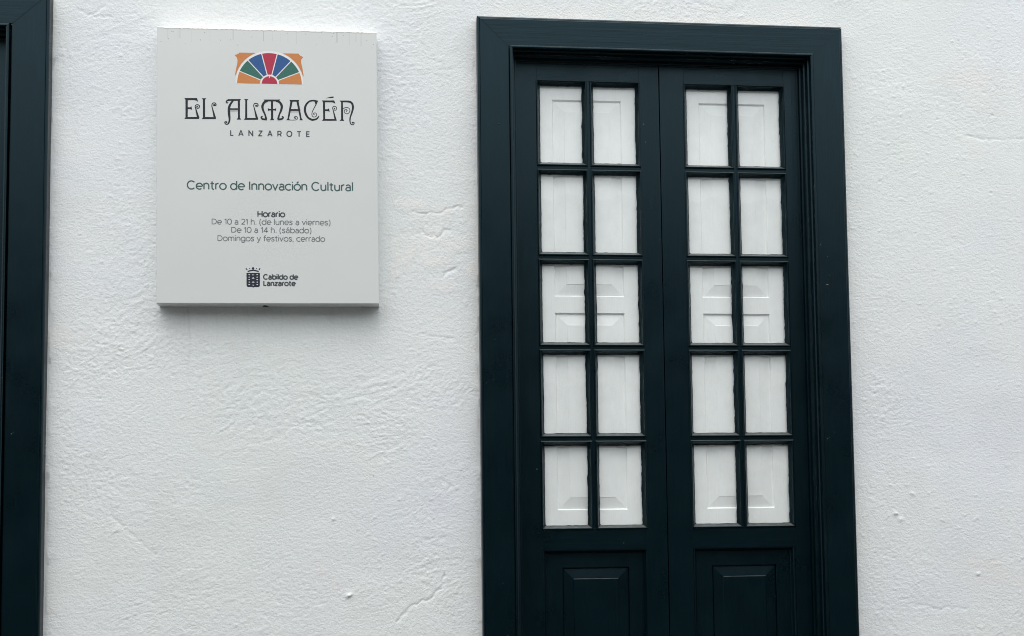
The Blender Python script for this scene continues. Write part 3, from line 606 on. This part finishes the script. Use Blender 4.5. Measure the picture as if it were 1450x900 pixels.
GLYPHS = [[('p',[(0.093,-0.2502),(0.136,-0.2493),(0.1403,-0.2637),(0.1344,-0.2588),(0.1273,-0.2568),(0.0978,-0.2574)]),('p',[(0.097,-0.2571),(0.1047,-0.2569),(0.1047,-0.3169),(0.0971,-0.317)]),('p',[(0.0931,-0.3237),(0.0979,-0.3167),(0.1416,-0.3159),(0.1435,-0.3228)]),('p',[(0.1044,-0.2826),(0.1121,-0.2825),(0.1174,-0.2791),(0.1196,-0.2911),(0.1122,-0.2886),(0.1044,-0.2888)]),('s',[(0.1403,-0.3192),(0.1312,-0.2854),(0.1296,-0.2805),(0.132,-0.2746),(0.1368,-0.2725),(0.1424,-0.2744),(0.1445,-0.2785),(0.1424,-0.2836),(0.1376,-0.2853),(0.1336,-0.2829)],[0.00723,0.00241,0.00225,0.00225,0.00225,0.00225,0.00257,0.00257,0.00257,0.00193]),('b',(0.1365,-0.2792),0.00273)],[('p',[(0.1524,-0.2497),(0.1674,-0.2494),(0.1631,-0.2549),(0.1636,-0.3163),(0.1559,-0.3165),(0.1559,-0.2551)]),('p',[(0.1524,-0.3232),(0.1567,-0.3156),(0.199,-0.3157),(0.2009,-0.3223)]),('s',[(0.1966,-0.319),(0.1882,-0.2843),(0.1862,-0.2752),(0.1882,-0.2682),(0.1934,-0.2651),(0.1987,-0.267),(0.2003,-0.2713),(0.1982,-0.2758)],[0.00723,0.00241,0.00225,0.00225,0.00241,0.00257,0.00289,0.00321]),('b',(0.1942,-0.2731),0.00369)],[('p',[(0.2414,-0.2512),(0.2855,-0.25),(0.2818,-0.2559),(0.2566,-0.2569),(0.243,-0.2572)]),('s',[(0.2446,-0.2538),(0.2379,-0.2568),(0.235,-0.2613),(0.2379,-0.2653),(0.2417,-0.2617)],[0.00578,0.0045,0.00289,0.00257,0.00225]),('s',[(0.2587,-0.2555),(0.2491,-0.269),(0.2446,-0.2824),(0.2446,-0.3007),(0.2461,-0.3156),(0.2458,-0.3273),(0.2421,-0.3373),(0.2357,-0.3399),(0.2308,-0.3367),(0.2304,-0.3325),(0.2333,-0.3295)],[0.0045,0.0061,0.00707,0.00739,0.0061,0.00482,0.00385,0.00289,0.00257,0.00225,0.00193]),('b',(0.2357,-0.3324),0.00321),('p',[(0.2462,-0.2832),(0.275,-0.2827),(0.275,-0.2882),(0.2462,-0.2887)]),('s',[(0.2486,-0.2927),(0.2742,-0.2922)],[0.00145,0.00145]),('p',[(0.2743,-0.2519),(0.2818,-0.2518),(0.2817,-0.3158),(0.2862,-0.3224),(0.2701,-0.3227),(0.275,-0.316)])],[('p',[(0.2959,-0.2498),(0.3101,-0.2495),(0.3064,-0.2546),(0.3067,-0.317),(0.2993,-0.3172),(0.3,-0.2547)]),('p',[(0.2955,-0.3231),(0.2993,-0.3163),(0.3424,-0.3159),(0.3436,-0.3222)]),('s',[(0.34,-0.3193),(0.3307,-0.2816),(0.3283,-0.2725),(0.3309,-0.2658),(0.3361,-0.264),(0.3417,-0.2659),(0.3435,-0.2705),(0.3412,-0.2756)],[0.00723,0.00225,0.00209,0.00225,0.00241,0.00257,0.00289,0.00321]),('b',(0.337,-0.2727),0.00337)],[('p',[(0.3627,-0.2501),(0.4192,-0.249),(0.4151,-0.2558),(0.3667,-0.2567)]),('p',[(0.3877,-0.2547),(0.3949,-0.2545),(0.3952,-0.3163),(0.3987,-0.3225),(0.3842,-0.3228),(0.3878,-0.3164)]),('p',[(0.3771,-0.2807),(0.3827,-0.2828),(0.4005,-0.2825),(0.4053,-0.2802),(0.4053,-0.2897),(0.4004,-0.2881),(0.3827,-0.2885),(0.3771,-0.2903)]),('s',[(0.3764,-0.2546),(0.3651,-0.2601),(0.3586,-0.2736),(0.361,-0.2886),(0.3673,-0.3034),(0.3716,-0.32)],[0.00562,0.00675,0.00707,0.0061,0.0045,0.00578]),('s',[(0.3737,-0.3203),(0.3601,-0.3196),(0.3544,-0.3145),(0.3565,-0.3103),(0.3593,-0.3123)],[0.00546,0.00546,0.00418,0.00321,0.00225]),('s',[(0.4054,-0.254),(0.418,-0.2591),(0.4247,-0.2723),(0.4224,-0.2874),(0.4162,-0.3025),(0.4119,-0.3193)],[0.00562,0.00675,0.00707,0.0061,0.0045,0.00578]),('s',[(0.41,-0.3197),(0.4229,-0.3184),(0.4294,-0.3131),(0.4275,-0.309),(0.4249,-0.3111)],[0.00546,0.00546,0.00418,0.00321,0.00225])],[('p',[(0.4512,-0.2498),(0.485,-0.2491),(0.4825,-0.2554),(0.4539,-0.256)]),('p',[(0.4548,-0.2536),(0.4623,-0.2542),(0.4498,-0.3164),(0.4532,-0.3216),(0.4397,-0.3219),(0.4442,-0.3165)]),('p',[(0.4751,-0.2539),(0.4825,-0.2531),(0.4927,-0.3142),(0.4977,-0.3208),(0.4851,-0.321),(0.4873,-0.3157)]),('p',[(0.4527,-0.2822),(0.4878,-0.2816),(0.4891,-0.2881),(0.4513,-0.2888)]),('s',[(0.4547,-0.2924),(0.4837,-0.2918)],[0.0012,0.0012]),('s',[(0.4498,-0.3211),(0.4673,-0.3208),(0.4754,-0.319),(0.4784,-0.3138),(0.4762,-0.3089),(0.4714,-0.3079),(0.4677,-0.3108),(0.4687,-0.3149)],[0.00134,0.00134,0.00147,0.00161,0.00161,0.00161,0.00161,0.00187]),('b',(0.4717,-0.3139),0.00228)],[('s',[(0.5463,-0.2539),(0.5393,-0.2511),(0.5285,-0.2508),(0.5176,-0.2552),(0.5081,-0.2665),(0.5042,-0.2819),(0.5073,-0.2986),(0.516,-0.3124),(0.5281,-0.3186),(0.5322,-0.3188),(0.543,-0.3161),(0.5498,-0.3097),(0.5528,-0.3034)],[0.00535,0.00509,0.00455,0.00509,0.00589,0.00642,0.00642,0.00589,0.00562,0.00535,0.00482,0.00348,0.0008]),('p',[(0.5359,-0.2495),(0.542,-0.2516),(0.5508,-0.2494),(0.5444,-0.2644),(0.5409,-0.2634),(0.5379,-0.2548)]),('s',[(0.5433,-0.2631),(0.5351,-0.2786),(0.5296,-0.2912),(0.5282,-0.301),(0.5322,-0.3079),(0.539,-0.3085),(0.5442,-0.3035),(0.5438,-0.2972),(0.5397,-0.2941),(0.535,-0.2953),(0.5329,-0.2995)],[0.00268,0.00187,0.00174,0.00161,0.00161,0.00161,0.00161,0.00161,0.00161,0.00161,0.00161]),('b',(0.5358,-0.2999),0.00187)],[('p',[(0.576,-0.241),(0.595,-0.2352),(0.6039,-0.2346),(0.6031,-0.2398)]),('p',[(0.5635,-0.2494),(0.6058,-0.2485),(0.6098,-0.2604),(0.6024,-0.256),(0.5962,-0.2553),(0.5664,-0.2559)]),('p',[(0.5667,-0.2528),(0.5739,-0.2527),(0.5739,-0.3155),(0.5671,-0.3157)]),('p',[(0.563,-0.3216),(0.5674,-0.3154),(0.6121,-0.3146),(0.6141,-0.3207)]),('p',[(0.5733,-0.2806),(0.5825,-0.2805),(0.5873,-0.2769),(0.5899,-0.2887),(0.5825,-0.2868),(0.5732,-0.2869)]),('s',[(0.6101,-0.318),(0.6018,-0.2836),(0.5999,-0.2759),(0.6023,-0.271),(0.607,-0.2695),(0.6118,-0.2715),(0.6138,-0.2764),(0.6117,-0.282),(0.6076,-0.2835),(0.6039,-0.2808)],[0.00602,0.00201,0.00161,0.00161,0.00161,0.00161,0.00161,0.00161,0.00161,0.00161]),('b',(0.6061,-0.2772),0.00228)],[('p',[(0.6242,-0.2486),(0.6548,-0.248),(0.6547,-0.2542),(0.6357,-0.2545),(0.6363,-0.3144),(0.6399,-0.3206),(0.6243,-0.3209),(0.6291,-0.3145),(0.6295,-0.2547)]),('s',[(0.652,-0.2511),(0.6616,-0.2531),(0.6686,-0.2606),(0.6704,-0.2732),(0.6667,-0.2901),(0.6611,-0.307),(0.6597,-0.321),(0.6623,-0.3307),(0.6677,-0.3341),(0.6732,-0.3308),(0.674,-0.3263),(0.6712,-0.3238)],[0.00589,0.00616,0.00616,0.00589,0.00482,0.00375,0.00294,0.00241,0.00214,0.00214,0.00214,0.00241]),('b',(0.6685,-0.3267),0.00294),('s',[(0.6369,-0.2778),(0.6437,-0.2734),(0.6519,-0.273),(0.658,-0.2769),(0.6599,-0.2839),(0.6565,-0.2917),(0.6497,-0.2953),(0.6429,-0.2926),(0.6399,-0.2864),(0.6423,-0.2814),(0.6477,-0.2803),(0.6511,-0.2841)],[0.00161,0.00161,0.00161,0.00161,0.00161,0.00161,0.00161,0.00161,0.00161,0.00161,0.00161,0.00161]),('b',(0.6481,-0.2859),0.00201)]]
for k, gl in enumerate(GLYPHS):
    polys = []
    for it in gl:
        lay = gl.index(it) * .5
        if it[0] == 'p': polys.append(([(u, -v) for u, v in it[1]], lay))
        elif it[0] == 's': polys += [(q, lay) for q in ribbon([(u, -v) for u, v in it[1]], [w_ * 1.12 + .0004 for w_ in it[2]])]
        else: polys.append((disc((it[1][0], -it[1][1]), it[2]), lay))
    flat('letter', polys, INK, sign, label='ornate black letter ' + 'ELALMACÉN'[k])

# plain monoline lettering drawn stroke by stroke: cap height 1, x-height .73
def arc_(cx, cy, rx, ry, a0, a1, n=10):
    return [(cx + rx * math.cos(rad(a0 + (a1 - a0) * k / n)), cy + ry * math.sin(rad(a0 + (a1 - a0) * k / n))) for k in range(n + 1)]
XH = .73; HX = XH / 2
O_ = lambda cx, r=.37: arc_(cx, HX, r, HX, 90, 450, 22)
ARCH = lambda x: [(x, 0)] and arc_(x + .27, XH - .27, .27, .27, 180, 0, 9)
SANS = {
 'o': (.80, [O_(.40)]), 'c': (.70, [arc_(.40, HX, .37, HX, 48, 312, 16)]),
 'e': (.78, [[(.05, HX - .01), (.74, HX - .01)] , arc_(.40, HX, .36, HX, -2, 310, 18)]),
 'a': (.70, [[(.60, 0), (.60, .45)], arc_(.35, XH - .27, .25, .27, 0, 152, 8), arc_(.35, .21, .27, .21, 15, 345, 14), ]),
 'd': (.82, [O_(.38, .35), [(.73, 0), (.73, 1.06)]]), 'b': (.82, [O_(.44, .35), [(.09, 0), (.09, 1.06)]]),
 'g': (.82, [O_(.38, .35), [(.73, XH), (.73, .02)] + arc_(.39, .02, .34, .29, 0, -150, 9)]),
 'n': (.74, [[(.09, 0), (.09, XH)], arc_(.365, XH - .275, .275, .275, 175, 0, 9) + [(.64, 0)]]),
 'h': (.74, [[(.09, 0), (.09, 1.06)], arc_(.365, XH - .275, .275, .275, 175, 0, 9) + [(.64, 0)]]),
 'm': (1.16, [[(.09, 0), (.09, XH)], arc_(.335, XH - .245, .245, .245, 175, 0, 9) + [(.58, 0)], arc_(.825, XH - .245, .245, .245, 175, 0, 9) + [(1.07, 0)]]),
 'u': (.74, [[(.09, XH)] + arc_(.365, .275, .275, .275, 180, 355, 9), [(.64, 0), (.64, XH)]]),
 'r': (.46, [[(.09, 0), (.09, XH)], arc_(.36, XH - .29, .27, .29, 180, 78, 6)]),
 't': (.50, [[(.22, .97), (.22, .2)] + arc_(.40, .19, .18, .19, 180, 285, 5), [(.03, XH - .02), (.46, XH - .02)]]),
 'i': (.20, [[(.10, 0), (.10, XH)], [(.10, .92), (.10, 1.05)]]), 'l': (.20, [[(.10, 0), (.10, 1.06)]]),
 'v': (.68, [[(.04, XH), (.34, .02), (.64, XH)]]),
 'y': (.68, [[(.04, XH), (.35, .02)], [(.64, XH), (.30, -.14)] + [(.24, -.24), (.12, -.28), (.05, -.26)]]),
 's': (.62, [[(.54, .60), (.44, .69), (.30, .73), (.15, .69), (.09, .56), (.16, .44), (.32, .385), (.48, .31), (.55, .18), (.46, .05), (.30, 0), (.14, .04), (.05, .14)]]),
 'f': (.46, [[(.20, 0), (.20, .84)] + arc_(.37, .86, .17, .18, 180, 80, 5), [(.03, XH - .03), (.44, XH - .03)]]),
 'z': (.64, [[(.06, XH - .04), (.56, XH - .04), (.06, .04), (.58, .04)]]),
 'C': (.98, [arc_(.52, .5, .46, .5, 42, 318, 20)]), 'I': (.24, [[(.12, 0), (.12, 1)]]),
 'H': (.94, [[(.11, 0), (.11, 1)], [(.83, 0), (.83, 1)], [(.11, .5), (.83, .5)]]),
 'D': (.96, [[(.11, 0), (.11, 1)], [(.11, .96), (.40, .96)] + arc_(.42, .5, .46, .46, 90, -90, 14) + [(.11, .04)]]),
 'L': (.66, [[(.11, 1), (.11, .05), (.62, .05)]]),
 'A': (.94, [[(.05, 0), (.47, 1), (.89, 0)], [(.20, .30), (.74, .30)]]),
 'N': (.96, [[(.11, 0), (.11, .97), (.85, .03), (.85, 1)]]), 'Z': (.84, [[(.08, .95), (.74, .95), (.08, .05), (.78, .05)]]),
 'R': (.84, [[(.11, 0), (.11, 1)], [(.11, .95), (.42, .95)] + arc_(.46, .67, .28, .28, 90, -90, 10) + [(.11, .39)], [(.50, .38), (.78, 0)]]),
 'O': (1.08, [arc_(.54, .5, .48, .5, 90, 450, 24)]), 'T': (.80, [[(.40, 0), (.40, .98)], [(.03, .95), (.77, .95)]]),
 'E': (.74, [[(.68, .95), (.11, .95), (.11, .05), (.68, .05)], [(.11, .51), (.62, .51)]]),
 '1': (.42, [[(.04, .80), (.29, .97), (.29, 0)]]), '0': (.82, [arc_(.41, .5, .36, .5, 90, 450, 22)]),
 '2': (.72, [arc_(.36, .69, .29, .29, 160, -30, 9) + [(.08, .05), (.67, .05)]]), '4': (.78, [[(.56, 0), (.56, .97), (.05, .26), (.75, .26)]]),
 '.': (.24, [[(.12, 0), (.12, .11)]]), ',': (.24, [[(.14, .11), (.07, -.16)]]),
 '(': (.38, [arc_(.42, .40, .34, .68, 118, 242, 10)]), ')': (.38, [arc_(-.04, .40, .34, .68, 62, -62, 10)]), ' ': (.34, []),
}
SANS['á'] = (SANS['a'][0], SANS['a'][1] + [[(.28, .86), (.46, 1.05)]]); SANS['ó'] = (SANS['o'][0], SANS['o'][1] + [[(.34, .86), (.54, 1.07)]])
def lettering(body, u0, u1, vbase, cap, mat, weight=.13, gap=.08, label=None, parent=None):
    x, strokes = 0, []
    for ch in body:
        w, st = SANS[ch]
        for s in st: strokes.append([(x + a, b) for a, b in s])
        x += w + gap
    a = min(p[0] for s in strokes for p in s) - weight / 2; b = max(p[0] for s in strokes for p in s) + weight / 2
    kx = (u1 - u0) / (b - a); ky = cap / (1 + .0 * weight); polys = []
    for i, s in enumerate(strokes):
        pts = [(u0 + (px - a) * kx, vbase - py * ky) for px, py in s]
        wd = weight * cap
        for k in range(len(pts) - 1):
            (ax, ay), (bx, by) = pts[k], pts[k + 1]; l = math.hypot(bx - ax, by - ay) or 1e-9
            dx, dy = (bx - ax) / l, (by - ay) / l
            def turn(c):       # stretch the piece into a sharp corner, barely into a gentle one
                if not 0 < c < len(pts) - 1: return 0
                a1 = math.atan2(pts[c][1] - pts[c - 1][1], pts[c][0] - pts[c - 1][0]); a2 = math.atan2(pts[c + 1][1] - pts[c][1], pts[c + 1][0] - pts[c][0])
                d = abs((a2 - a1 + math.pi) % math.tau - math.pi); return min(.42, .5 * math.tan(min(d, 2.2) / 2) + .03) * wd
            e0, e1 = turn(k), turn(k + 1); nx_, ny_ = -dy * wd / 2, dx * wd / 2
            ax -= dx * e0; ay -= dy * e0; bx += dx * e1; by += dy * e1
            polys.append(([(ax + nx_, ay + ny_), (bx + nx_, by + ny_), (bx - nx_, by - ny_), (ax - nx_, ay - ny_)], i + .5 * (k % 2)))
    return flat('lettering', polys, mat, parent or sign, label=label or 'line of printed words')
lettering('LANZAROTE', .2485, .5213, .3795, .0188, INK2, .19, .98, label='wide spaced dark capitals under the ornate name')
lettering('Centro de Innovación Cultural', .1016, .6688, .5688, .0285, INK3, .15, .06, label='large green line of words across the middle')
lettering('Horario', .3401, .4351, .6630, .0193, INK2, .21, .07, label='bold dark heading above the opening hours')
lettering('De 10 a 21 h. (de lunes a viernes)', .1855, .5898, .6905, .0187, INK4, .135, .07, label='grey line with the weekday opening hours')
lettering('De 10 a 14 h. (sábado)', .2515, .5242, .7188, .0187, INK4, .135, .07, label='grey line with the Saturday opening hours')
lettering('Domingos y festivos, cerrado', .205, .5712, .7482, .0187, INK4, .135, .07, label='grey line about Sundays and holidays')
lettering('Cabildo de', .3586, .4787, .8812, .0163, INK2, .25, .10, label='upper small bold line beside the crest')
lettering('Lanzarote', .3593, .4701, .9035, .0163, INK2, .25, .10, label='lower small bold line beside the crest')

# fan emblem
fc = (.3832, .1937); RF, RH = .1090, .0268
em = flat('fan_emblem', [disc(fc, .1165, 40, 0, math.pi)], PALE, sign, y=YF + .0002, label='coloured half-round fan emblem above the name')
def wedge(a0, a1, r0, r1, ix=.0016):
    a0, a1 = rad(a0), rad(a1); n = 12
    def arc(r, sgn=1):
        d = ix / r; lo, hi_ = a0 + (d if a0 > .01 else 0), a1 - (d if a1 < math.pi - .01 else 0)
        return [(fc[0] + math.cos(lo + (hi_ - lo) * k / n) * r * (1.016 if r > .05 else 1), fc[1] - math.sin(lo + (hi_ - lo) * k / n) * r) for k in range(n + 1)]
    return arc(r0) + arc(r1)[::-1]
angs = [0, 22.9, 48.4, 76.0, 104.0, 131.6, 157.1, 180]
for k, (mt, nm) in enumerate(((ORANGE, 'orange'), (GREENP, 'green'), (BLUE, 'blue'), (RED, 'crimson'), (BLUE, 'blue'), (GREENP, 'green'), (ORANGE, 'orange'))):
    flat('fan_segment', [wedge(angs[k], angs[k + 1], .0325, RF)], mt, em, label=nm + ' segment of the fan')
flat('fan_hub', [disc(fc, RH, 24, 0, math.pi)], RED, em, label='crimson half disc at the foot of the fan')
flat('fan_notch', [[(fc[0] - .0009, .1655), (fc[0] + .0009, .1655), (fc[0] + .0009, .1735), (fc[0] - .0009, .1735)]], PALE, em, y=YF - .0002)
def spandrel(pts, a0, a1):
    n = 10; arc = [(fc[0] + math.cos(rad(a0 + (a1 - a0) * k / n)) * .1185, fc[1] - math.sin(rad(a0 + (a1 - a0) * k / n)) * .1185) for k in range(n + 1)]
    flat('corner_scroll', [pts + arc], ORANGE, em, label='orange scroll at the corner of the fan')
spandrel([(.3363, .0850), (.2803, .0854), (.2765, .0895), (.2643, .0947), (.2723, .1038), (.2740, .1130), (.2733, .1225), (.2680, .1475), (.2652, .1662)], 166, 114)
spandrel([(.4296, .0845), (.4830, .0840), (.4880, .0905), (.4995, .0960), (.4930, .1040), (.4915, .1130), (.4929, .1200), (.4980, .1440), (.5003, .1640)], 14, 66)

# island council crest
k_ = .0001874
sh_pts = [(.3027, .8592), (.3479, .8592), (.3478, .9020)] + [(.3478 - .006 + .006 * math.cos(a), .9020 + .0062 * math.sin(a)) for a in (.5, 1.0, 1.57)] + [(.3285, .9084), (.3255, .9105), (.3225, .9084)] + [(.3027 + .006 - .006 * math.cos(a), .9020 + .0062 * math.sin(a)) for a in (1.57, 1.0, .5)] + [(.3027, .9020)]
cr_o = flat('crest', [sh_pts], NAVY, sign, label='small dark shield crest under the opening hours')
marks = []
for cx_ in (.3119, .3389):
    for vr in (.8656, .8742, .8828, .8914, .9000): marks.append([(cx_ - .0027, vr - .0003), (cx_ - .0011, vr - .0015), (cx_ + .0011, vr - .0015), (cx_ + .0027, vr - .0003), (cx_ + .0016, vr + .0013), (cx_ - .0016, vr + .0013)])
marks.append([(.3251 - .0036, .8652), (.3251 + .0036, .8652), (.3251 + .0020, .8676), (.3251 - .0020, .8676)])
marks.append([(.3251 - .0030, .9010), (.3251 + .0030, .9010), (.3251, .9042)])
for v0 in (.8735, .8878): marks.append([(.3251, v0 + .001), (.3251 + .0050, v0 + .0052), (.3251 - .0050, v0 + .0052)])
flat('crest_marks', marks, PALE, cr_o, y=YF - .0002)
pol = ribbon([(.3064, .8546), (.3166, .8515), (.3252, .8503), (.3337, .8514), (.3440, .8544)], [.0042] * 5)
pol += [disc((.325, .8436), .0043), disc((.3135, .8444), .0017, 8), disc((.3371, .8443), .0017, 8)]
pol += ribbon([(.3009, .8437), (.3055, .8492)], [.0042, .003]) + ribbon([(.3488, .8435), (.3447, .8490)], [.0042, .003])
flat('crown', pol, NAVY, cr_o)
# drain hole at the back edge of the underside
hole = [(math.cos(a) * .0115, 0, 0) for a in (0,)]
n = 10; vs = [(U(.3619) + math.cos(math.pi * k / n) * .0105, -.002 - math.sin(math.pi * k / n) * .036, -.0004) for k in range(n + 1)]
link('drain_hole', mesh('drain_hole', vs, [tuple(range(n + 1))]), HOLE, sign)
vs = [(U(.6905), -.010, -.0004), (U(.722), -.008, -.0004), (U(.722), -.002, -.0004), (U(.6905), -.002, -.0004)]
link('seam_gap', mesh('seam_gap', vs, [(0, 1, 2, 3)]), HOLE, sign)
# ragged whitewash lapping over the sign's top edge
r = random.Random(5); top, bot = [], []; nn = 170
for k in range(nn + 1):
    u = SW * k / nn; d = max(0, r.gauss(.0012, .0016)); d = min(d, .0048) * (1 if .01 < u < SW - .01 else .3)
    top.append((U(u), SH + .0006)); bot.append((U(u), SH - .0026 - d))
vs = [(x, -.012, SH + .0010) for x, z in top] + [(x, -SD + .0020, z + .0002) for x, z in top] + [(x, YF - .0002, SH - .0024) for x, z in top] + [(x, YF - .0002, z) for x, z in bot]
fs = []
m_ = nn + 1
for row in range(3):
    for k in range(nn): fs.append((row * m_ + k, row * m_ + k + 1, (row + 1) * m_ + k + 1, (row + 1) * m_ + k))
link('overpaint', mesh('overpaint', vs, fs), CREAM, sign)['label'] = 'ragged whitewash lapping over the top edge'
